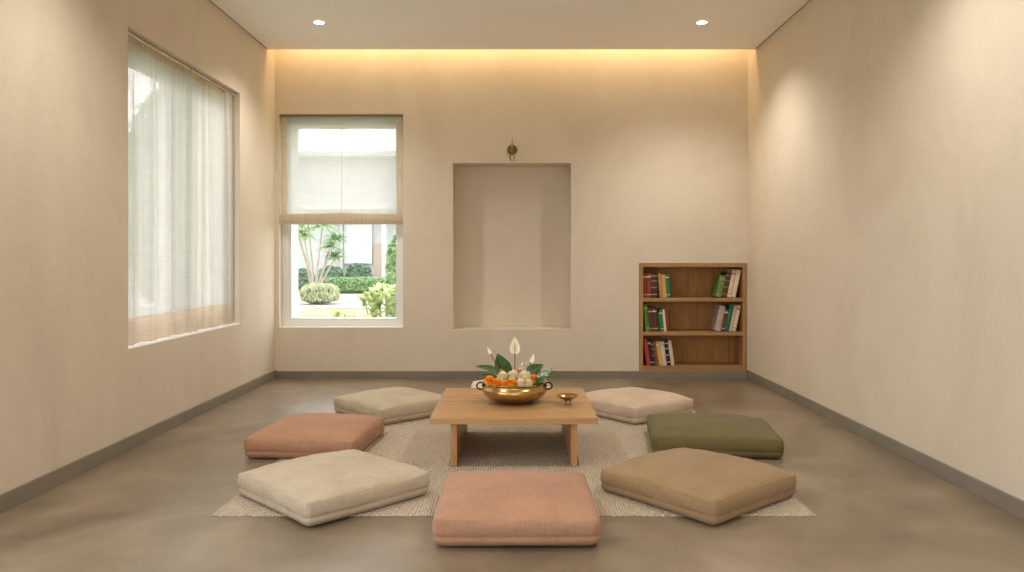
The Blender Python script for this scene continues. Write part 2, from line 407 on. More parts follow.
obj('bottom_bar', bx(-bw-.004, bw+.004, -.014, .002, -.004, .012), M['white'], bl, bevel=.002)
obj('headrail', bx(-bw-.004, bw+.004, -.02, .02, 1.0, 1.018), simple('headrail_metal', (150, 134, 110), .5), bl, bevel=.002)
bm = bmesh.new(); tube(bm, [(0, -.006, .1), (0, -.006, 1.0)], .0016, 6); obj('lift_cord', bm, simple('cord', (190, 176, 150), .8), bl)

# curtain in the left window
cu = thing('linen_curtain', 'sheer off-white linen curtain with beige hem across the left window', 'curtain', (XL-.05, (ya+yb)/2, za))
ch = zb-za-.012; L = (yb-ya)-.03; y_end = .5*L-.012
random.seed(3)
ph = [random.uniform(0, 6.28) for _ in range(6)]
pleats = [(i*.143+random.uniform(-.035, .035), random.choice((-1, 1))*random.uniform(.016, .028), random.uniform(.014, .022)) for i in range(1, 12)]
def fold(s, v):   # s metres along
    a = .013*math.sin(s*15+ph[0]+.6*math.sin(s*4))+.009*math.sin(s*31+ph[1])+.004*math.sin(s*63+ph[2])
    a += sum(h_*math.exp(-((s-c_+.012*math.sin(v*2+c_*9))/w_)**2) for c_, h_, w_ in pleats)
    k = (v)**6
    return a*(1-.7*k)+.004*math.sin(s*170)*k+.004*math.sin(v*3+s*5)
def cpt(off=0, zz0=0.0, zz1=1.0):
    def f(u, v):
        w = zz0+(zz1-zz0)*v; s = u*(L-.03)
        shrink = 1-.006*math.sin(w*PI)
        return (fold(s, w)+off, (-L/2+.005+s)*shrink, .014+w*ch)
    return f
hb = .165/ch; ht = 1-.075/ch
bm = bmesh.new(); cloth_grid(bm, 300, 26, cpt(0, hb, ht)); obj('curtain_cloth', bm, M['sheer_curtain'], cu, True)
bm = bmesh.new(); cloth_grid(bm, 300, 6, cpt(0, 0.0, hb)); obj('hem_band', bm, M['hem_curtain'], cu, True)
bm = bmesh.new(); cloth_grid(bm, 500, 8, cpt(.002, ht, 1.0)); obj('rod_pocket', bm, M['pocket'], cu, True)
bm = bmesh.new(); tube(bm, [(.006, -L/2-.013, ch-.006), (.006, L/2+.013, ch-.006)], .008, 12); obj('curtain_rod', bm, M['white'], cu, True)
bm = bmesh.new()
cloth_grid(bm, 10, 26, lambda u, v: (-.02-.014*math.sin(u*9), L/2-.028+u*.024, .014+v*(ch-.02))); obj('side_return', bm, M['hem_curtain'], cu, True)

# ------------------------------------------------------------------ hook above the niche
hk = thing('wall_hook', 'aged brass round wall hook with a hanging ring above the niche', 'hook', (-.045, YB, 2.126))
def lathe_y(bm, prof, seg=40):
    b2 = bmesh.new(); lathe(b2, prof, seg); bmesh.ops.rotate(b2, verts=b2.verts, cent=(0, 0, 0), matrix=Matrix.Rotation(PI/2, 3, 'X'))
    me = bpy.data.meshes.new('t'); b2.to_mesh(me); b2.free(); bm.from_mesh(me); bpy.data.meshes.remove(me)
bm = bmesh.new(); lathe_y(bm, [(0, .0), (.046, 0), (.047, .006), (.040, .013), (.020, .018), (0, .019)]); obj('backplate', bm, M['brass_dark'], hk, True)
bm = bmesh.new(); tube(bm, [(0, -.012, -.028), (0, -.05, -.034), (0, -.078, -.02), (0, -.086, .01), (0, -.084, .05), (0, -.080, .10)], [.008, .0085, .0085, .008, .006, .003], 12); obj('hook_arm', bm, M['brass'], hk, True)
bm = bmesh.new(); tube(bm, [(.019*math.cos(a), -.05, -.073+.031*math.sin(a)) for a in [2*PI*k/24 for k in range(24)]], .0036, 8, True); obj('ring', bm, M['brass_dark'], hk, True)

# ------------------------------------------------------------------ bookcase
bcx0, bcx1, bcz0, bcz1 = BC
bcx1 -= .003; g = .002
case = thing('bookcase', 'oak bookcase with three compartments recessed in the back wall', 'bookcase', ((bcx0+bcx1)/2, YB, bcz0))
ox = (bcx0+bcx1)/2; T = .036; D0, D1 = -.006, .27; HW = (bcx1-bcx0)/2-g; HH = bcz1-bcz0-g
obj('side_panel', bx(-HW, -HW+T, D0, D1, 0.001, HH), M['caseZ'], case, bevel=.002)
obj('side_panel', bx(HW-T, HW, D0, D1, 0.001, HH), M['caseZ'], case, bevel=.002)
obj('top_panel', bx(-HW+T, HW-T, D0, D1, HH-T, HH), M['caseX'], case, bevel=.002)
obj('bottom_panel', bx(-HW+T, HW-T, D0, D1, .001, .045), M['caseX'], case, bevel=.002)
obj('back_panel', bx(-HW, HW, D1, D1+.012, .001, HH), M['caseB'], case)
SH = (.746-bcz0, .430-bcz0)
for zt in SH: obj('shelf', bx(-HW+T, HW-T, D0+.004, D1, zt-.034, zt), M['caseX'], case, bevel=.002)
SHELF_Z = {'top': .746, 'mid': .430, 'low': bcz0+.045}
INL, INR = ox-HW+T, ox+HW-T

# ------------------------------------------------------------------ books
bcol = {}
def bm_mat(col, rough=.55):
    if col not in bcol: bcol[col] = simple('book_cloth_%02d' % len(bcol), col, rough, var=.14, scale=30)
    return bcol[col]
PAGES = simple('book_pages', (226, 214, 188), .9, var=.08, scale=90, stretch=(6, 1, 1))
def book(xl, zb_, w, h, lean, col, band, label, group, d=.17, nb=2):
    """xl = x of the bottom-left corner of the spine, lean in radians, positive tips its top to the right"""
    cover = bmesh.new(); t = .0028
    box(cover, 0, t, 0, d, 0, h); box(cover, w-t, w, 0, d, 0, h)
    n = 8                                                       # rounded spine
    prev = None
    for k in range(n+1):
        a = PI*k/n; x = w/2-math.cos(a)*w/2; y = -math.sin(a)*min(.006, w*.3)
        cur = [cover.verts.new((x, y, z)) for z in (0, h)]+[cover.verts.new((min(max(x, t*.5), w-t*.5), t+.001, z)) for z in (0, h)]
        if prev:
            cover.faces.new((prev[0], cur[0], cur[1], prev[1])); cover.faces.new((prev[1], cur[1], cur[3], prev[3])); cover.faces.new((prev[2], prev[0], cur[0], cur[2]) if 0 else (prev[0], prev[2], cur[2], cur[0]))
        prev = cur
    o = obj('book', cover, bm_mat(col)); tag(o, label, 'book', group)
    o.location = (xl, YB+.035, zb_); o.rotation_euler = (0, lean, 0)
    obj('pages', bx(t, w-t, t+.002, d-.004, .003, h-.003), PAGES, o)
    if band:
        spots = [(.82, .88), (.11, .14)] if nb == 2 else [(.86, .89), (.66, .69), (.40, .43), (.12, .15)]
        for (a, b) in spots:
            pv = None; bb = bmesh.new()
            for k in range(n+1):
                an = PI*k/n; x = w/2-math.cos(an)*(w/2+.0005); y = -math.sin(an)*(min(.006, w*.3)+.0006)
                cv = (bb.verts.new((x, y, a*h)), bb.verts.new((x, y, b*h)))
                if pv: bb.faces.new((pv[0], cv[0], cv[1], pv[1]))
                pv = cv
            obj('spine_band', bb, bm_mat(band, .4), o)
    return o
PX = 6.99/F
def cluster(shelf, side, items, grp):
    z = SHELF_Z[shelf]+.0005
    if side == 'L':
        edge = INL+.004; prev = 0.0; first = True
        for (wpx, hpx, deg, col, band, nb, lab) in items:
            w, h, a = wpx*PX, hpx*PX, math.radians(deg)     # leaning to the left: top tips left
            if a > prev+1e-4: xl = edge+h*math.sin(a) if prev == 0 else edge+h*(math.sin(a)-math.sin(prev))+.002
            else: xl = edge
            zz = z + 0.0
            book(xl+.0006, zz, w, h, -a, col, band, lab, grp, d=.17+.012*((wpx*7) % 3), nb=nb)
            edge = xl+w/math.cos(a)+.0008 if a > 0 else xl+w+.0008
            prev = a
    else:
        edge = INR-.004; prev = 0.0
        for (wpx, hpx, deg, col, band, nb, lab) in items:   # given from the right end, tops tip right
            w, h, a = wpx*PX, hpx*PX, math.radians(deg)
            if a > prev+1e-4: xr = edge-(h*math.sin(a)) if prev == 0 else edge-h*(math.sin(a)-math.sin(prev))-.002
            else: xr = edge
            # rotate about the bottom right corner: place bottom-left accordingly
            xl = xr-w*math.cos(a); zl = z+w*math.sin(a)
            book(xl-.0006, zl, w, h, a, col, band, lab, grp, d=.17+.012*((wpx*7) % 3), nb=nb)
            edge = xr-w/math.cos(a)-.0008
            prev = a
# left-leaning books pivot on their bottom-left corner, so the right corner would sink: lift handled below
_book = book
def book(xl, zb_, w, h, lean, *a, **k):
    if lean < 0: # top tips left; lowest point is the bottom-left corner only if the right corner rises
        return _book(xl, zb_, w, h, lean, *a, **k)
    return _book(xl, zb_, w, h, lean, *a, **k)
RED, BRN, DKB, BLK = (128, 44, 34), (92, 54, 38), (66, 42, 32), (36, 32, 32)
TAN, YEL, GRN, DGR = (182, 140, 90), (206, 166, 98), (54, 112, 66), (30, 86, 56)
CRM, GRY, GOLD, OLV = (222, 204, 176), (176, 166, 160), (196, 160, 90), (104, 136, 70)
g1 = 'books on the left of the top shelf'
cluster('top', 'L', [
    (3.9, 24.5, 0, RED, GOLD, 2, 'dark red book at the left end of the top row, against the side panel'),
    (4.2, 24.9, 0, (142, 58, 40), CRM, 2, 'red-brown book second from the left end of the top row'),
    (6.4, 25.0, 0, DKB, GOLD, 4, 'thick dark brown book with pale bands, widest of the top left row'),
    (3.2, 24.8, 5, TAN, None, 2, 'tan book leaning on the thick dark brown one, top left row'),
    (4.0, 23.4, 5, YEL, None, 2, 'yellow book leaning between the tan and green books, top left row'),
    (3.6, 24.0, 5, GRN, CRM, 2, 'green book with a pale label closing the top left row'),
    (1.4, 22.0, 5, DGR, None, 2, 'very thin dark green book at the right end of the top left row')], g1)
g2 = 'books on the left of the middle shelf'
cluster('mid', 'L', [
    (4.2, 27.5, 5, (76, 126, 58), GOLD, 2, 'tall bright green book at the left end of the middle row'),
    (4.2, 23.5, 5, BRN, GOLD, 2, 'brown book beside the tall green one, middle left row'),
    (4.6, 23.8, 5, (84, 48, 40), CRM, 2, 'dark brown book with pale bands, third in the middle left row'),
    (2.0, 19.0, 5, (50, 74, 56), None, 2, 'short thin grey-green book in the middle left row'),
    (3.4, 21.6, 5, (36, 128, 70), CRM, 2, 'emerald book left of the white one, middle left row'),
    (2.4, 22.2, 5, (230, 220, 200), None, 2, 'thin white book in the middle left row'),
    (2.2, 22.0, 5, (150, 48, 34), None, 2, 'thin red book closing the middle left row')], g2)
g3 = 'books on the left of the bottom shelf'
cluster('low', 'L', [
    (4.0, 27.0, 8, (176, 62, 48), None, 2, 'bright red book at the left end of the bottom row'),
    (2.8, 26.6, 8, BLK, CRM, 2, 'black book directly right of the bright red one, bottom row'),
    (2.4, 24.6, 8, (58, 50, 50), GOLD, 4, 'thin charcoal book before the brown one, bottom row'),
    (2.8, 24.6, 8, (140, 88, 52), None, 2, 'thin brown book left of the yellow one, bottom row'),
    (3.6, 24.4, 8, (224, 174, 80), CRM, 2, 'yellow book in the middle of the bottom row'),
    (4.2, 24.2, 8, (214, 206, 194), GRY, 2, 'pale grey book between the yellow and black books, bottom row'),
    (3.9, 25.4, 8, (28, 30, 36), CRM, 4, 'black book with white bands near the right end of the bottom row'),
    (3.6, 25.2, 8, (214, 198, 168), None, 2, 'cream book closing the right end of the bottom row')], g3)
g4 = 'books on the right of the top shelf'
cluster('top', 'R', [
    (4.2, 28.0, 12, (228, 206, 178), None, 2, 'cream book leaning at the right end of the top shelf'),
    (4.4, 28.0, 12, (216, 196, 168), (190, 130, 100), 2, 'cream book with a faint reddish band, second from the right of the top shelf'),
    (5.4, 25.2, 12, (78, 48, 36), (170, 120, 70), 4, 'dark brown patterned book between green and cream, top shelf'),
    (5.4, 22.2, 12, OLV, (150, 172, 110), 2, 'wide light green book leaning, leftmost of the top right row')], g4)
g5 = 'books on the right of the middle shelf'
cluster('mid', 'R', [
    (3.4, 26.6, 12, (224, 202, 176), (176, 110, 80), 2, 'cream book leaning at the right end of the middle shelf'),
    (3.4, 26.4, 12, (200, 180, 156), None, 2, 'beige book right of the emerald one, middle shelf'),
    (4.2, 26.6, 12, (20, 112, 74), None, 2, 'emerald book among pale books at the right of the middle shelf'),
    (3.8, 22.6, 12, (92, 62, 42), CRM, 2, 'short brown book with a pale top band, middle shelf right row'),
    (6.0, 25.6, 12, (178, 164, 156), None, 2, 'wide greyish lilac book leaning, leftmost of the middle right row')], g5)

# ------------------------------------------------------------------ rug
RX0, RX1, RY0, RY1 = -1.312, 1.292, 3.215, 5.53
def rug():
    bm = bmesh.new(); nx, ny = 110, 150; h = .0062
    top = [[None]*(ny+1) for _ in range(nx+1)]
    for i in range(nx+1):
        for j in range(ny+1):
            x = RX0+(RX1-RX0)*i/nx; y = RY0+(RY1-RY0)*j/ny
            e = .006*noise.noise(Vector((x*4, y*4, 0)))
            if i in (0, nx): x += .5*e
            if j in (0, ny): y += .5*e
            z = h+.0006*noise.noise(Vector((x*14, y*30, 1)))+.0024*math.exp(-((y-4.365+.01*math.sin(x*3))/.012)**2)
            if i in (0, nx) or j in (0, ny): z = h*.55
            top[i][j] = bm.verts.new((x, y, z))
    for i in range(nx):
        for j in range(ny): bm.faces.new((top[i][j], top[i+1][j], top[i+1][j+1], top[i][j+1]))
    edge = [top[i][0] for i in range(nx+1)]+[top[nx][j] for j in range(1, ny+1)]+[top[i][ny] for i in range(nx-1, -1, -1)]+[top[0][j] for j in range(ny-1, 0, -1)]
    low = [bm.verts.new((v.co.x, v.co.y, .0005)) for v in edge]; n = len(edge)
    for k in range(n): bm.faces.new((edge[k], low[k], low[(k+1) % n], edge[(k+1) % n]))
    bm.faces.new(low[::-1])
    return obj('rug', bm, M['rug'], None, True)
tag(rug(), 'beige flat-woven rug under the low table and cushions', 'rug')

# ------------------------------------------------------------------ cushions
def cushion(kind, label, cx, cy, deg, w, d, h, seed, z=.0085, puff=.05, rx=0, ry=0):
    t = thing('floor_cushion', label, 'cushion', (cx, cy, z), math.radians(deg), 'floor cushions around the low table')
    n = 46; rnd = random.Random(seed); off = Vector((rnd.uniform(0, 50), rnd.uniform(0, 50), 0))
    zt = h-puff; n_e = 26.0
    bow = [rnd.uniform(-.010, .008) for _ in range(4)]
    def plan(s, q):
        m = max(abs(s), abs(q))
        if m < 1e-6: return 0.0, 0.0
        k = m/((abs(s)**n_e+abs(q)**n_e)**(1/n_e))
        k = k*m**2+(1-m**2) if m < 1 else k
        x, y = s*k*w/2, q*k*d/2
        x += (bow[0] if s > 0 else -bow[1])*(1-q*q)*abs(s)**3; y += (bow[2] if q > 0 else -bow[3])*(1-s*s)*abs(q)**3
        return x, y
    def wr(x, y, a, sc, zz=0): return a*noise.noise(Vector((x*sc, y*sc, zz))+off)
    def topz(s, q):
        m = max(abs(s), abs(q)); x, y = plan(s, q)
        b = ((1-abs(s)**2.6)*(1-abs(q)**2.6))**.62
        edgef = m**3*(1-m**14)
        # pulled creases running in from the edges
        ang = math.atan2(q, s)
        cr = .0055*edgef*noise.noise(Vector((math.cos(ang)*7, math.sin(ang)*7, seed*3.1)))
        cr += .0035*edgef*noise.noise(Vector((math.cos(ang)*17, math.sin(ang)*17, seed*1.7)))
        return zt+puff*b+wr(x, y, .011, 3.6)+wr(x, y, .005, 9, 2)*(1-m**8)+cr
    bm = bmesh.new()
    V = [[bm.verts.new((*plan(-1+2*i/n, -1+2*j/n), topz(-1+2*i/n, -1+2*j/n))) for j in range(n+1)] for i in range(n+1)]
    for i in range(n):
        for j in range(n): bm.faces.new((V[i][j], V[i+1][j], V[i+1][j+1], V[i][j+1]))
    idx = [(i, 0) for i in range(n+1)]+[(n, j) for j in range(1, n+1)]+[(i, n) for i in range(n-1, -1, -1)]+[(0, j) for j in range(n-1, 0, -1)]
    per = [V[i][j] for i, j in idx]; P = len(per)
    seam_z = .36*zt
    prof = [(.88, .006), (.72, .009), (.52, .009), (.42, .006), (.36, .0015), (.30, .006), (.18, .005), (.07, -.003)]
    rings = [per]
    cen = lambda v: Vector((v.co.x, v.co.y, 0)).normalized()
    for fz, out in prof:
        R = []
        for k, v in enumerate(per):
            s_, q_ = -1+2*idx[k][0]/n, -1+2*idx[k][1]/n
            cor = (abs(s_)*abs(q_))**6
            o2 = out+.003*noise.noise(Vector((v.co.x*9, v.co.y*9, fz*3+seed)))-.004*cor
            nx_ = (1 if s_ > .999 else -1 if s_ < -.999 else 0); ny_ = (1 if q_ > .999 else -1 if q_ < -.999 else 0)
            dv = Vector((nx_, ny_, 0)).normalized()
            zz = zt*fz+.004*noise.noise(Vector((v.co.x*5, v.co.y*5, seed)))*fz+.003*cor*(1-fz)
            R.append(bm.verts.new((v.co.x+dv.x*o2, v.co.y+dv.y*o2, max(.001, zz))))
        rings.append(R)
    inner = [bm.verts.new((v.co.x*.96, v.co.y*.96, 0.0)) for v in per]; rings.append(inner)
    for A, B in zip(rings, rings[1:]):
        for k in range(P): bm.faces.new((A[k], B[k], B[(k+1) % P], A[(k+1) % P]))
    bm.faces.new(inner[::-1])
    seam_r, top_r = [v.co.copy() for v in rings[5]], [v.co.copy() for v in per]
    bmesh.ops.recalc_face_normals(bm, faces=bm.faces)
    body = obj('cushion_cover', bm, CUSH[kind], t, True)
    b2 = bmesh.new(); tube(b2, [p*1.0+Vector((p.x, p.y, 0)).normalized()*-.0005 for p in seam_r[::2]], .0020, 6, True); obj('seam', b2, CUSH[kind], t, True)
    b2 = bmesh.new(); tube(b2, [p+Vector((0, 0, -.0012)) for p in top_r[::2]], .0016, 6, True); obj('seam', b2, CUSH[kind], t, True)
    return t
cushion('coral_front', 'coral pink linen floor cushion in front of the table, nearest the camera', -.006, 3.168, .5, .635, .64, .152, 1, z=.009)
cushion('beige', 'beige floor cushion turned cornerwise on the front left corner of the rug', -.855, 3.495, 45.5, .64, .64, .15, 2)
cushion('coral', 'coral pink floor cushion on the left, partly off the rug', -1.17, 4.43, -5, .62, .66, .15, 3)
cushion('sand', 'sand grey floor cushion at the back left beyond the coral one', -.885, 5.36, 43, .61, .62, .155, 4)
cushion('blush', 'pale blush floor cushion at the back right behind the olive one', .835, 5.38, 37, .60, .61, .155, 5)
cushion('olive', 'olive green floor cushion on the right side of the rug', 1.15, 4.46, -7, .71, .62, .15, 6)
cushion('tan', 'tan brown floor cushion turned cornerwise at the front right of the rug', .845, 3.515, 40, .65, .65, .152, 7)
cushion('pale', 'pale cushion behind the table, nearly hidden by the flower bowl', -.045, 5.93, 2, .62, .56, .14, 8)

# ------------------------------------------------------------------ table
TX, TY, TZ = -.0165, 4.395, .272
tb = thing('low_table', 'low oak table with slab top and two panel legs on the rug', 'table', (TX, TY, .0085))
b = bx(-.442, .442, -.465, .465, TZ-.0085-.034, TZ-.0085); obj('tabletop', b, M['table'], tb, bevel=.003)
for xa, xb in ((-.335, -.301), (.301, .335)):
    obj('leg', bx(xa, xb, -.425, .40, 0.0005, TZ-.0085-.034), M['table_leg'], tb, bevel=.002)

# ------------------------------------------------------------------ brass bowl (urli)
BX, BY = -.015, 4.385
ur = thing('brass_bowl', 'wide shallow polished brass bowl with two loop handles on the table', 'bowl', (BX, BY, TZ+.0005))
R = .187
prof = [(0, .004), (.075, .004), (.082, 0), (.098, .002), (.125, .010), (.155, .026), (.178, .046), (.190, .066), (.189, .082), (.178, .094), (.171, .102), (.178, .111), (.186, .115),
        (.184, .118), (.172, .113), (.165, .103), (.170, .093), (.181, .080), (.181, .066), (.170, .049), (.148, .031), (.12, .017), (.09, .010), (0, .009)]
bm = bmesh.new(); lathe(bm, prof, 64); o = obj('bowl_body', bm, M['brass'], ur, True)
for s in (-1, 1):
    bm = bmesh.new(); pts = []
    for k in range(20):
        a = 2*PI*k/20
        pts.append((s*(.198+.022*math.cos(a)), .0+.004*math.sin(a*2), .092+.020*math.sin(a)))
    tube(bm, pts, .0048, 10, True); obj('handle', bm, M['bronze'], ur, True)
    bm = bmesh.new(); tube(bm, [(s*.176, 0, .098), (s*.190, 0, .092)], .007, 10); obj('handle_lug', bm, M['bronze'], ur, True)
# soil/foam inside for the flowers to stand in
dm = bmesh.new(); lathe(dm, [(0, .085), (.10, .083), (.172, .078)], 40); obj('flower_foam', dm, simple('dark_moss', (52, 60, 34), .95, var=.3, scale=40), ur, True)

# small dish
ds = thing('brass_dish', 'small footed brass dish on the right of the table', 'dish', (.289, 4.30, TZ+.0005))
bm = bmesh.new(); lathe(bm, [(0, .022), (.014, .022), (.026, .027), (.046, .039), (.062, .050), (.064, .052), (.061, .0535), (.045, .044), (.026, .033), (.012, .028), (0, .0275)], 48)
o = obj('dish_body', bm, M['brass'], ds, True)
for k in range(3):
    a = math.radians(90+120*k+25); bm = bmesh.new()
    tube(bm, [(.016*math.cos(a), .016*math.sin(a), .024), (.018*math.cos(a), .018*math.sin(a), .012), (.022*math.cos(a), .022*math.sin(a), .0005)], [.006, .004, .005], 10); obj('foot', bm, M['brass'], ds, True)

# ------------------------------------------------------------------ flowers in the bowl
MARI = leafy('marigold_petal', (255, 170, 40), (255, 204, 84), .15, .6, 30)
WHITEF = leafy('white_petal', (255, 243, 210), (255, 250, 228), .08, .6, 30)
LEAF = leafy('dark_leaf', (38, 72, 24), (62, 104, 36), .15, .35, 10)
LEAF2 = leafy('variegated_leaf', (52, 104, 52), (206, 216, 190), .2, .4, 60)
RIB = leafy('leaf_rib', (120, 160, 90), (140, 176, 104), .1, .5)
SPATHE = leafy('spathe_white', (255, 248, 230), (255, 252, 242), .12, .45, 8)
SPADIX = simple('spadix', (206, 180, 120), .7, var=.15, scale=80)
STEM = simple('flower_stem', (120, 110, 72), .6, var=.15)
def pompom(label, px, y, z, r, mat, seed, name, cat, group, n=170, plen=.5):
    x = px
    bm = bmesh.new(); rnd = random.Random(seed)
    bmesh.ops.create_icosphere(bm, subdivisions=2, radius=r*.5)
    for k in range(n):
        zc = 1-1.72*(k+.5)/n; a = k*2.39996
        q = math.sqrt(max(0, 1-zc*zc)); dirv = Vector((q*math.cos(a), q*math.sin(a), zc))
        dirv = (dirv+Vector([rnd.uniform(-.08, .08) for _ in range(3)])).normalized()
        tan = dirv.cross(Vector((0, 0, 1))+Vector((.01, .02, 0))).normalized(); up = dirv.cross(tan)
        rot = rnd.uniform(-.5, .5); tan2 = tan*math.cos(rot)+up*math.sin(rot); up2 = dirv.cross(tan2)
        wd = r*rnd.uniform(.16, .23); base = dirv*r*.5; L_ = r*rnd.uniform(.9, 1.08)
        p0 = base; tip = dirv*L_
        v = [bm.verts.new(base-tan2*wd*.5), bm.verts.new(base+tan2*wd*.5), bm.verts.new(dirv*(r*.85)+tan2*wd+up2*wd*.25), bm.verts.new(tip+up2*wd*.5+tan2*wd*.4), bm.verts.new(tip+up2*wd*.5-tan2*wd*.4), bm.verts.new(dirv*(r*.85)-tan2*wd+up2*wd*.25)]
        bm.faces.new((v[0], v[1], v[2], v[5])); bm.faces.new((v[5], v[2], v[3], v[4]))
    o = obj(name, bm, mat); o.location = (x, y, z)
    tag(o, label, cat, group); return o
def PXY(px, py, Y): return ((px-517)*Y/F, Y, 1.1-(py-260)*Y/F)
def pf(px, py, Y, rpx, *a, **k):
    x, y, z = PXY(px, py, Y); return pompom(a[0], x, y, z, rpx*Y/F, *a[1:], **k)
mg, wg = 'marigold heads in the brass bowl', 'white chrysanthemum heads in the brass bowl'
pf(489.5, 381, 4.30, 5.6, 'orange marigold head at the left end of the bowl', MARI, 1, 'marigold', 'flower', mg)
pf(496.5, 383.2, 4.26, 5.2, 'orange marigold head second from the left, tucked by white blooms', MARI, 2, 'marigold', 'flower', mg)
pf(504.5, 384.3, 4.245, 4.6, 'orange marigold head at bowl front, left of the centre pair', MARI, 3, 'marigold', 'flower', mg)
pf(511.5, 383.6, 4.245, 5.4, 'orange marigold head at the front centre of the bowl', MARI, 4, 'marigold', 'flower', mg)
pf(500.5, 374.0, 4.46, 4.8, 'small orange marigold head peeking out behind the white blooms', MARI, 5, 'marigold', 'flower', mg)
pf(533.0, 379.5, 4.36, 5.4, 'orange marigold head at the right side by variegated leaf', MARI, 6, 'marigold', 'flower', mg)
pf(516.5, 373.5, 4.50, 4.4, 'orange marigold head at back centre below the tall white lily', MARI, 7, 'marigold', 'flower', mg)
pf(502.5, 377.2, 4.37, 6.2, 'white chrysanthemum head on the left of the bowl', WHITEF, 8, 'chrysanthemum', 'flower', wg)
pf(513.0, 375.8, 4.38, 6.0, 'white chrysanthemum head at the centre of the bowl', WHITEF, 9, 'chrysanthemum', 'flower', wg)
pf(524.5, 377.0, 4.35, 6.8, 'largest white chrysanthemum head right of the centre', WHITEF, 10, 'chrysanthemum', 'flower', wg)
pf(520.5, 383.4, 4.26, 4.8, 'small white chrysanthemum head low at the front rim', WHITEF, 11, 'chrysanthemum', 'flower', wg)
pf(528.5, 383.2, 4.27, 4.6, 'small white chrysanthemum head low at the right front rim', WHITEF, 12, 'chrysanthemum', 'flower', wg)

def blade(bm, base, tip, width, up, bend=.15, nu=14, nv=4, cup=.15, prof=None, ribw=0):
    """curved leaf from base to tip; up = side the face looks to"""
    base, tip, up = Vector(base), Vector(tip), Vector(up).normalized()
    ax = tip-base; L_ = ax.length; t = ax.normalized(); side = t.cross(up).normalized(); nrm = side.cross(t).normalized()
    prof = prof or (lambda u: math.sin(PI*min(1, u**.8))**.8*(1-.25*u))
    rows = []
    for i in range(nu+1):
        u = i/nu; w = width*.5*max(.02, prof(u))
        cen = base+ax*u+nrm*bend*L_*math.sin(PI*u)
        rows.append([bm.verts.new(cen+side*w*(j/nv)+nrm*cup*w*abs(j/nv)+nrm*.04*w*math.sin(u*20+j)) for j in range(-nv, nv+1)])
    for A, B in zip(rows, rows[1:]):
        for k in range(2*nv): bm.faces.new((A[k], A[k+1], B[k+1], B[k]))
    return [base+ax*(i/nu)+nrm*(bend*L_*math.sin(PI*i/nu)+.0008) for i in range(nu+1)]
def leaf(b, t, w, up, bend, label, mat=None, Yb=4.4, Yt=4.4, cup=.2):
    bm = bmesh.new(); rib = blade(bm, PXY(*b, Yb), PXY(*t, Yt), w, up, bend, cup=cup)
    o = obj('leaf', bm, mat or LEAF, None, True); tag(o, label, 'leaf', 'green leaves in the brass bowl')
    r_ = bmesh.new(); tube(r_, rib, [.0018*(1-.7*i/len(rib)) for i in range(len(rib))], 6); obj('midrib', r_, RIB, o, True)
leaf((504, 378), (474.5, 366.5), .07, (0, -.5, 1), .12, 'long dark green leaf spreading left over the bowl rim', Yt=4.38)
leaf((507, 378), (497.5, 353.5), .118, (.35, -1, .25), -.06, 'broad upright dark green leaf left of the tall lily', Yb=4.46, Yt=4.50)
leaf((500, 380), (480, 375.5), .045, (0, -.6, 1), .1, 'short dark leaf low on the left below the long one', Yb=4.42, Yt=4.36)
leaf((526, 377), (543.5, 364.5), .09, (-.2, -.9, .6), .08, 'broad dark green leaf on the right, above the marigold', Yb=4.46, Yt=4.46)
leaf((534, 384), (553, 366.5), .065, (-.3, -.8, .6), -.05, 'variegated pale streaked leaf leaning out to the right', LEAF2, 4.34, 4.34)
leaf((538, 381), (556, 371), .05, (-.1, -.6, 1), .1, 'dark green leaf behind the variegated leaf on the right', Yb=4.42, Yt=4.42)
leaf((535, 385), (550, 376), .04, (-.1, -.8, 1), .12, 'small green leaf lying over the right rim', Yb=4.33, Yt=4.30)

def lily(label, base, top, w, h, Yb, Yt, lean=0, spadix=True, name='peace_lily'):
    b0, t0 = Vector(PXY(*base, Yb)), Vector(PXY(*top, Yt))
    t = thing(name, label, 'flower', b0, 0, 'white lilies standing in the brass bowl')
    d = t0-b0; bm = bmesh.new()
    tube(bm, [Vector((0, 0, 0)), d*.5+Vector((.002, 0, 0)), d], [.0032, .0028, .0024], 8); obj('stem', bm, STEM, t, True)
    up = Vector((lean, 0, 1)).normalized()
    bm = bmesh.new(); blade(bm, d-up*.004, d+up*h, w, (0, -1, .1), -.10, 16, 6, cup=.55, prof=lambda u: math.sin(PI*min(1, (u+.03)**.62))**.75 if u < .97 else .02)
    sp = obj('spathe', bm, SPATHE, t, True)
    if spadix:
        bm = bmesh.new(); tube(bm, [d, d+up*h*.18+Vector((0, -.006, 0)), d+up*h*.55+Vector((0, -.006, 0)), d+up*h*.6+Vector((0, -.006, 0))], [.003, .0048, .004, .001], 10); obj('spadix', bm, SPADIX, t, True)
lily('tall white lily with open spathe at the centre of the bowl', (514.5, 374), (514.8, 353), .060, .098, 4.46, 4.44)
lily('small white lily bud on a leaning stem at left', (499, 372), (490.5, 353.5), .020, .045, 4.47, 4.46, -.45, False, 'lily_bud')
lily('small white lily bud on a short stem at right', (526, 374), (531, 362), .026, .055, 4.47, 4.46, .35, False, 'lily_bud')
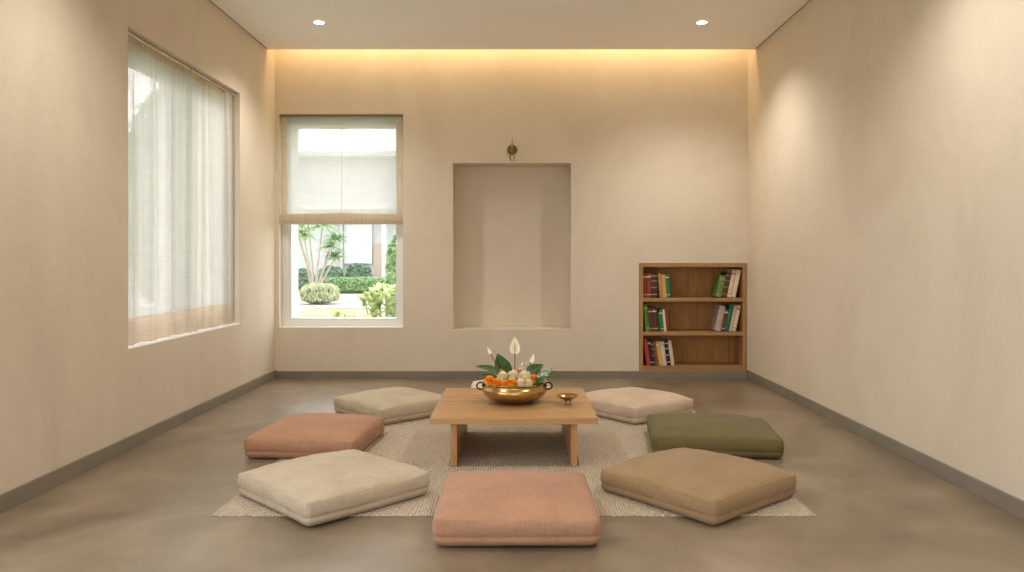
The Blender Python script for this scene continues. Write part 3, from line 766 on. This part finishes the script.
# small white sprig
sp = thing('flower_sprig', 'small sprig of white buds between the lily and right leaf', 'flower', PXY(517.5, 375, 4.48))
bm = bmesh.new(); rnd = random.Random(5)
tip = Vector((.045, 0, .072)); tube(bm, [(0, 0, 0), (.018, 0, .035), tip], [.0022, .0018, .001], 6)
obj('stem', bm, STEM, sp, True)
bm = bmesh.new()
for k in range(14):
    u = .35+.65*k/13; c = tip*u+Vector((rnd.uniform(-.012, .012), rnd.uniform(-.01, .01), rnd.uniform(-.004, .008)))
    r2 = bmesh.ops.create_icosphere(bm, subdivisions=2, radius=rnd.uniform(.004, .0065), matrix=Matrix.Translation(c))
obj('buds', bm, WHITEF, sp, True)

# ------------------------------------------------------------------ outside
GZ = -.15
GRASS = leafy('lawn', (134, 148, 112), (150, 164, 124), .0, .9, 3)
struct(obj('ground', bx(-45, 20, -30, 60, GZ-.3, GZ), GRASS))
bm = bmesh.new(); box(bm, -12, 8, 19.2, 27.2, GZ, GZ+.02); box(bm, -8.5, -5.2, 12.0, 19.2, GZ, GZ+.015); box(bm, -14, XL-.45, -6, 4.2, GZ, GZ+.03); box(bm, XL-.4, 8, -12, YF-.3, GZ, GZ+.03)  # out-of-view slabs beside the extra windows, added to bounce daylight inside
struct(obj('path', bm, simple('garden_paving', (172, 168, 160), .85, var=.04, scale=3)))
HED = leafy('hedge_leaf', (128, 164, 104), (172, 196, 142), .4, .6, 4)
HED_D = leafy('dark_shrub_leaf', (104, 134, 110), (138, 162, 136), .35, .6, 4)
HED_W = leafy('silver_grass', (176, 186, 140), (220, 222, 188), .4, .7, 4)
PLU = leafy('plumeria_leaf', (134, 168, 120), (180, 202, 156), .45, .5, 2)
PLU2 = leafy('croton_leaf', (158, 186, 108), (224, 222, 180), .45, .5, 9)
BARK = simple('pale_bark', (168, 158, 140), .8, var=.15)
CORE = simple('hedge_core', (84, 108, 72), .95, var=.25, scale=5)
def bush(name, label, cat, c, rad, n, size, mat, seed, e=2.0, aspect=.5, group=None, upb=0):
    rnd = random.Random(seed)
    t = thing(name, label, cat, (c[0], c[1], GZ), 0, group)
    bm = bmesh.new(); core = bmesh.new()
    bmesh.ops.create_icosphere(core, subdivisions=4, radius=1)
    def sup(d):
        k = (abs(d.x)**e+abs(d.y)**e+abs(d.z)**e)**(-1/e)
        return Vector((d.x*k*rad[0], d.y*k*rad[1], max(-.999, d.z*k)*rad[2]))
    for v in core.verts:
        p = sup(v.co.normalized())*(.86+.1*noise.noise(v.co*3+Vector((seed, 0, 0)))); v.co = p+Vector((0, 0, rad[2]))
        v.co.z = max(.0, v.co.z)
    obj('branches', core, CORE, t, True)
    for k in range(n):
        d = Vector([rnd.gauss(0, 1) for _ in range(3)]).normalized()
        if d.z < -.5: d.z *= -1
        p = sup(d)*(rnd.uniform(.84, 1.04)*(.95+.12*noise.noise(d*4+Vector((seed, 0, 0)))))+Vector((0, 0, rad[2]))
        p.z = max(.03, p.z)
        nrm = (d+Vector([rnd.uniform(-.8, .8) for _ in range(3)])+Vector((0, 0, .3))).normalized()
        ax = Vector([rnd.uniform(-1, 1) for _ in range(3)])+Vector((0, 0, upb)); ax = (ax-nrm*ax.dot(nrm)).normalized(); sd = nrm.cross(ax)
        s = size*rnd.uniform(.7, 1.3); w = s*aspect
        v = [bm.verts.new(p-ax*s*.5), bm.verts.new(p-ax*s*.1+sd*w*.5), bm.verts.new(p+ax*s*.5+nrm*s*.1), bm.verts.new(p-ax*s*.1-sd*w*.5)]
        bm.faces.new(v)
    obj('foliage', bm, mat, t)
    return t
def wx(px, Y): return (px-517)*Y/F
# low clipped hedge beyond the path
bush('hedge', 'long low clipped light green hedge beyond the pale path', 'hedge', (wx(366, 28.2), 28.3), (1.75, .5, .30), 5200, .10, HED, 1, 5)
bush('dark_shrub', 'dark green shrub against the villa wall, left of the glass panel', 'shrub', (wx(331, 30), 30), (.48, .45, .50), 2600, .14, HED_D, 2, 2.6, group='dark shrubs along the villa')
bush('dark_shrub', 'dark green shrub below the pale villa panel', 'shrub', (wx(359, 30.4), 30.4), (.50, .45, .56), 2000, .13, HED_D, 3, 3, group='dark shrubs along the villa')
bush('dark_shrub', 'dark green shrub left of the tree trunks near the window edge', 'shrub', (wx(303, 30), 30), (.45, .45, .45), 1600, .14, HED_D, 4, 2.4, group='dark shrubs along the villa')
bush('silver_grass_clump', 'pale silvery grass clump left, at the foot of the plumeria', 'grass clump', (wx(317, 20.6), 20.9), (.52, .42, .29), 3600, .14, HED_W, 5, 3, .16, upb=2)
bush('climbing_shrub', 'tall green climber at the right edge of the window view', 'shrub', (wx(395, 12), 12), (.15, .2, .82), 900, .12, HED, 6, 2)
# plumeria tree
def plumeria(label, cx, cy, hgt, seed, nclus, spread, ls, crown_z):
    rnd = random.Random(seed); t = thing('plumeria_tree', label, 'tree', (cx, cy, GZ)); bm = bmesh.new(); fm = bmesh.new()
    ends = []
    for k in range(nclus):
        a = 2*PI*k/nclus+rnd.uniform(-.3, .3); rr = spread*rnd.uniform(.25, 1)
        e_ = Vector((rr*math.cos(a), rr*math.sin(a), rnd.uniform(crown_z, hgt))); ends.append(e_)
        k0 = Vector((.06*math.cos(a), .06*math.sin(a), 0)); md = Vector((e_.x*.35, e_.y*.35, e_.z*.45))
        tube(bm, [k0, md, Vector((e_.x*.75, e_.y*.75, e_.z*.78)), e_], [.03, .026, .02, .014], 7)
    obj('trunk', bm, BARK, t, True)
    for e_ in ends:
        for q in range(40):
            a = q*2.4; el = rnd.uniform(-.3, .9); d = Vector((math.cos(a)*math.cos(el), math.sin(a)*math.cos(el), math.sin(el)))
            L_ = ls*rnd.uniform(.7, 1.1)
            blade(fm, e_+d*.02, e_+d*L_+Vector((0, 0, -.15*L_)), L_*.30, (0, 0, 1) if abs(d.z) < .9 else (1, 0, 0), .12, 6, 1, .15)
    obj('foliage', fm, PLU, t)
plumeria('slim plumeria tree with several pale trunks left in the window view', wx(315, 22), 22, 2.9, 3, 8, .95, .52, 1.2)
tt = bush('garden_tree', 'dense leafy tree outside seen faintly through the left curtain', 'tree', (-6.0, 14.2), (1.25, 1.1, 2.2), 3600, .30, PLU, 21, 3.4)
# foreground plants close to the window
def broad(label, px, Y, top, seed, n, mat, ls, sp):
    rnd = random.Random(seed); t = thing('garden_plant', label, 'plant', (wx(px, Y), Y, GZ), 0, 'leafy plants outside close to the window')
    st = bmesh.new(); fm = bmesh.new()
    for k in range(n):
        a = rnd.uniform(0, 2*PI); r = sp*math.sqrt(rnd.random()); h = top*rnd.uniform(.55, 1)
        e_ = Vector((r*math.cos(a), r*math.sin(a), h)); tube(st, [(e_.x*.25, e_.y*.25, 0), (e_.x*.7, e_.y*.7, h*.5), e_], [.012, .009, .005], 6)
        for q in range(12):
            b_ = q*2.4; el = rnd.uniform(-.1, 1.1); d = Vector((math.cos(b_)*math.cos(el), math.sin(b_)*math.cos(el), math.sin(el)))
            L_ = ls*rnd.uniform(.7, 1.1); s0 = Vector((0, 0, -rnd.uniform(0, .25)*h))
            blade(fm, e_+s0, e_+s0+d*L_, L_*.42, (0, 0, 1), .1, 6, 1, .2)
    obj('stems', st, BARK, t, True); obj('foliage', fm, mat, t)
broad('tall yellow-green leafy plant outside at the lower right of the window', 384, 9.6, .92, 1, 14, PLU2, .20, .26)
broad('shorter leafy plant outside at the bottom centre of the window', 355, 9.0, .60, 2, 9, PLU2, .17, .22)
broad('small leafy plant outside at the far lower right corner', 399, 10.6, .60, 3, 7, PLU, .18, .12)
# villa behind
VY = 32.0
vl = thing('villa', 'pale grey two-storey villa across the garden', 'building', (-8, VY, GZ))
VW = simple('villa_wall', (184, 186, 184), .85, var=.02); VP = simple('villa_panel', (206, 207, 207), .6, var=.01)
VD = simple('villa_door', (176, 156, 138), .7, var=.05); VG = simple('villa_window', (150, 162, 166), .2, var=.05)
def vb(name, px0, px1, z0, z1, y0, y1, mat): return obj(name, bx(wx(px0, VY)+8, wx(px1, VY)+8, y0, y1, z0, z1), mat, vl)
obj('villa_wall', bx(-24, 6, .0, 6, 0, 5.6), VW, vl)
obj('roof_slab', bx(-24.6, 6.6, -.7, 6.4, 5.6, 5.8), VP, vl)
obj('porch_slab', bx(-1, 6, -1.0, -.001, 3.35, 3.55), VP, vl)
vb('pale_panel', 344.5, 372.5, 1.1, 3.34, -.12, -.001, VP)
vb('door', 374, 384.5, .02, 1.95, -.1, -.001, VD)
vb('column', 385.5, 389.5, 0, 3.34, -.9, -.65, VP)
vb('column', 341.5, 344, 0, 3.34, -.3, -.001, VW)
for k, xx in enumerate((-19, -15.5, -12, -8.5, -4)): 
    w = obj('villa_window', bx(xx, xx+1.6, -.05, -.001, 3.9, 5.2), VG, vl)
# ------------------------------------------------------------------ world
w = bpy.data.worlds.new('sky'); bpy.context.scene.world = w; w.use_nodes = True
nt = w.node_tree; nt.nodes.clear()
bg = nt.nodes.new('ShaderNodeBackground'); bg.inputs[0].default_value = (.965, .97, 1.0, 1); bg.inputs[1].default_value = WORLD
wo = nt.nodes.new('ShaderNodeOutputWorld'); nt.links.new(bg.outputs[0], wo.inputs[0])

# ------------------------------------------------------------------ camera
cam = bpy.data.cameras.new('camera'); co = bpy.data.objects.new('camera', cam); C.objects.link(co)
co.location = (0, 0, 1.1); co.rotation_euler = (PI/2, 0, 0)
cam.sensor_width = 36; cam.lens = F/1024*36; cam.shift_x = -5/1024; cam.shift_y = -26/1024
cam.clip_start = .05; cam.clip_end = 200
sc = bpy.context.scene; sc.camera = co
vs = sc.view_settings; vs.view_transform = 'Standard'; vs.look = 'None'; vs.gamma = 1; vs.use_curve_mapping = False; vs.exposure = 0.40
cy = sc.cycles; cy.max_bounces = 10; cy.diffuse_bounces = 6; cy.transparent_max_bounces = 16; cy.caustics_reflective = False; cy.caustics_refractive = False
cy.use_denoising = True; cy.sample_clamp_indirect = 6
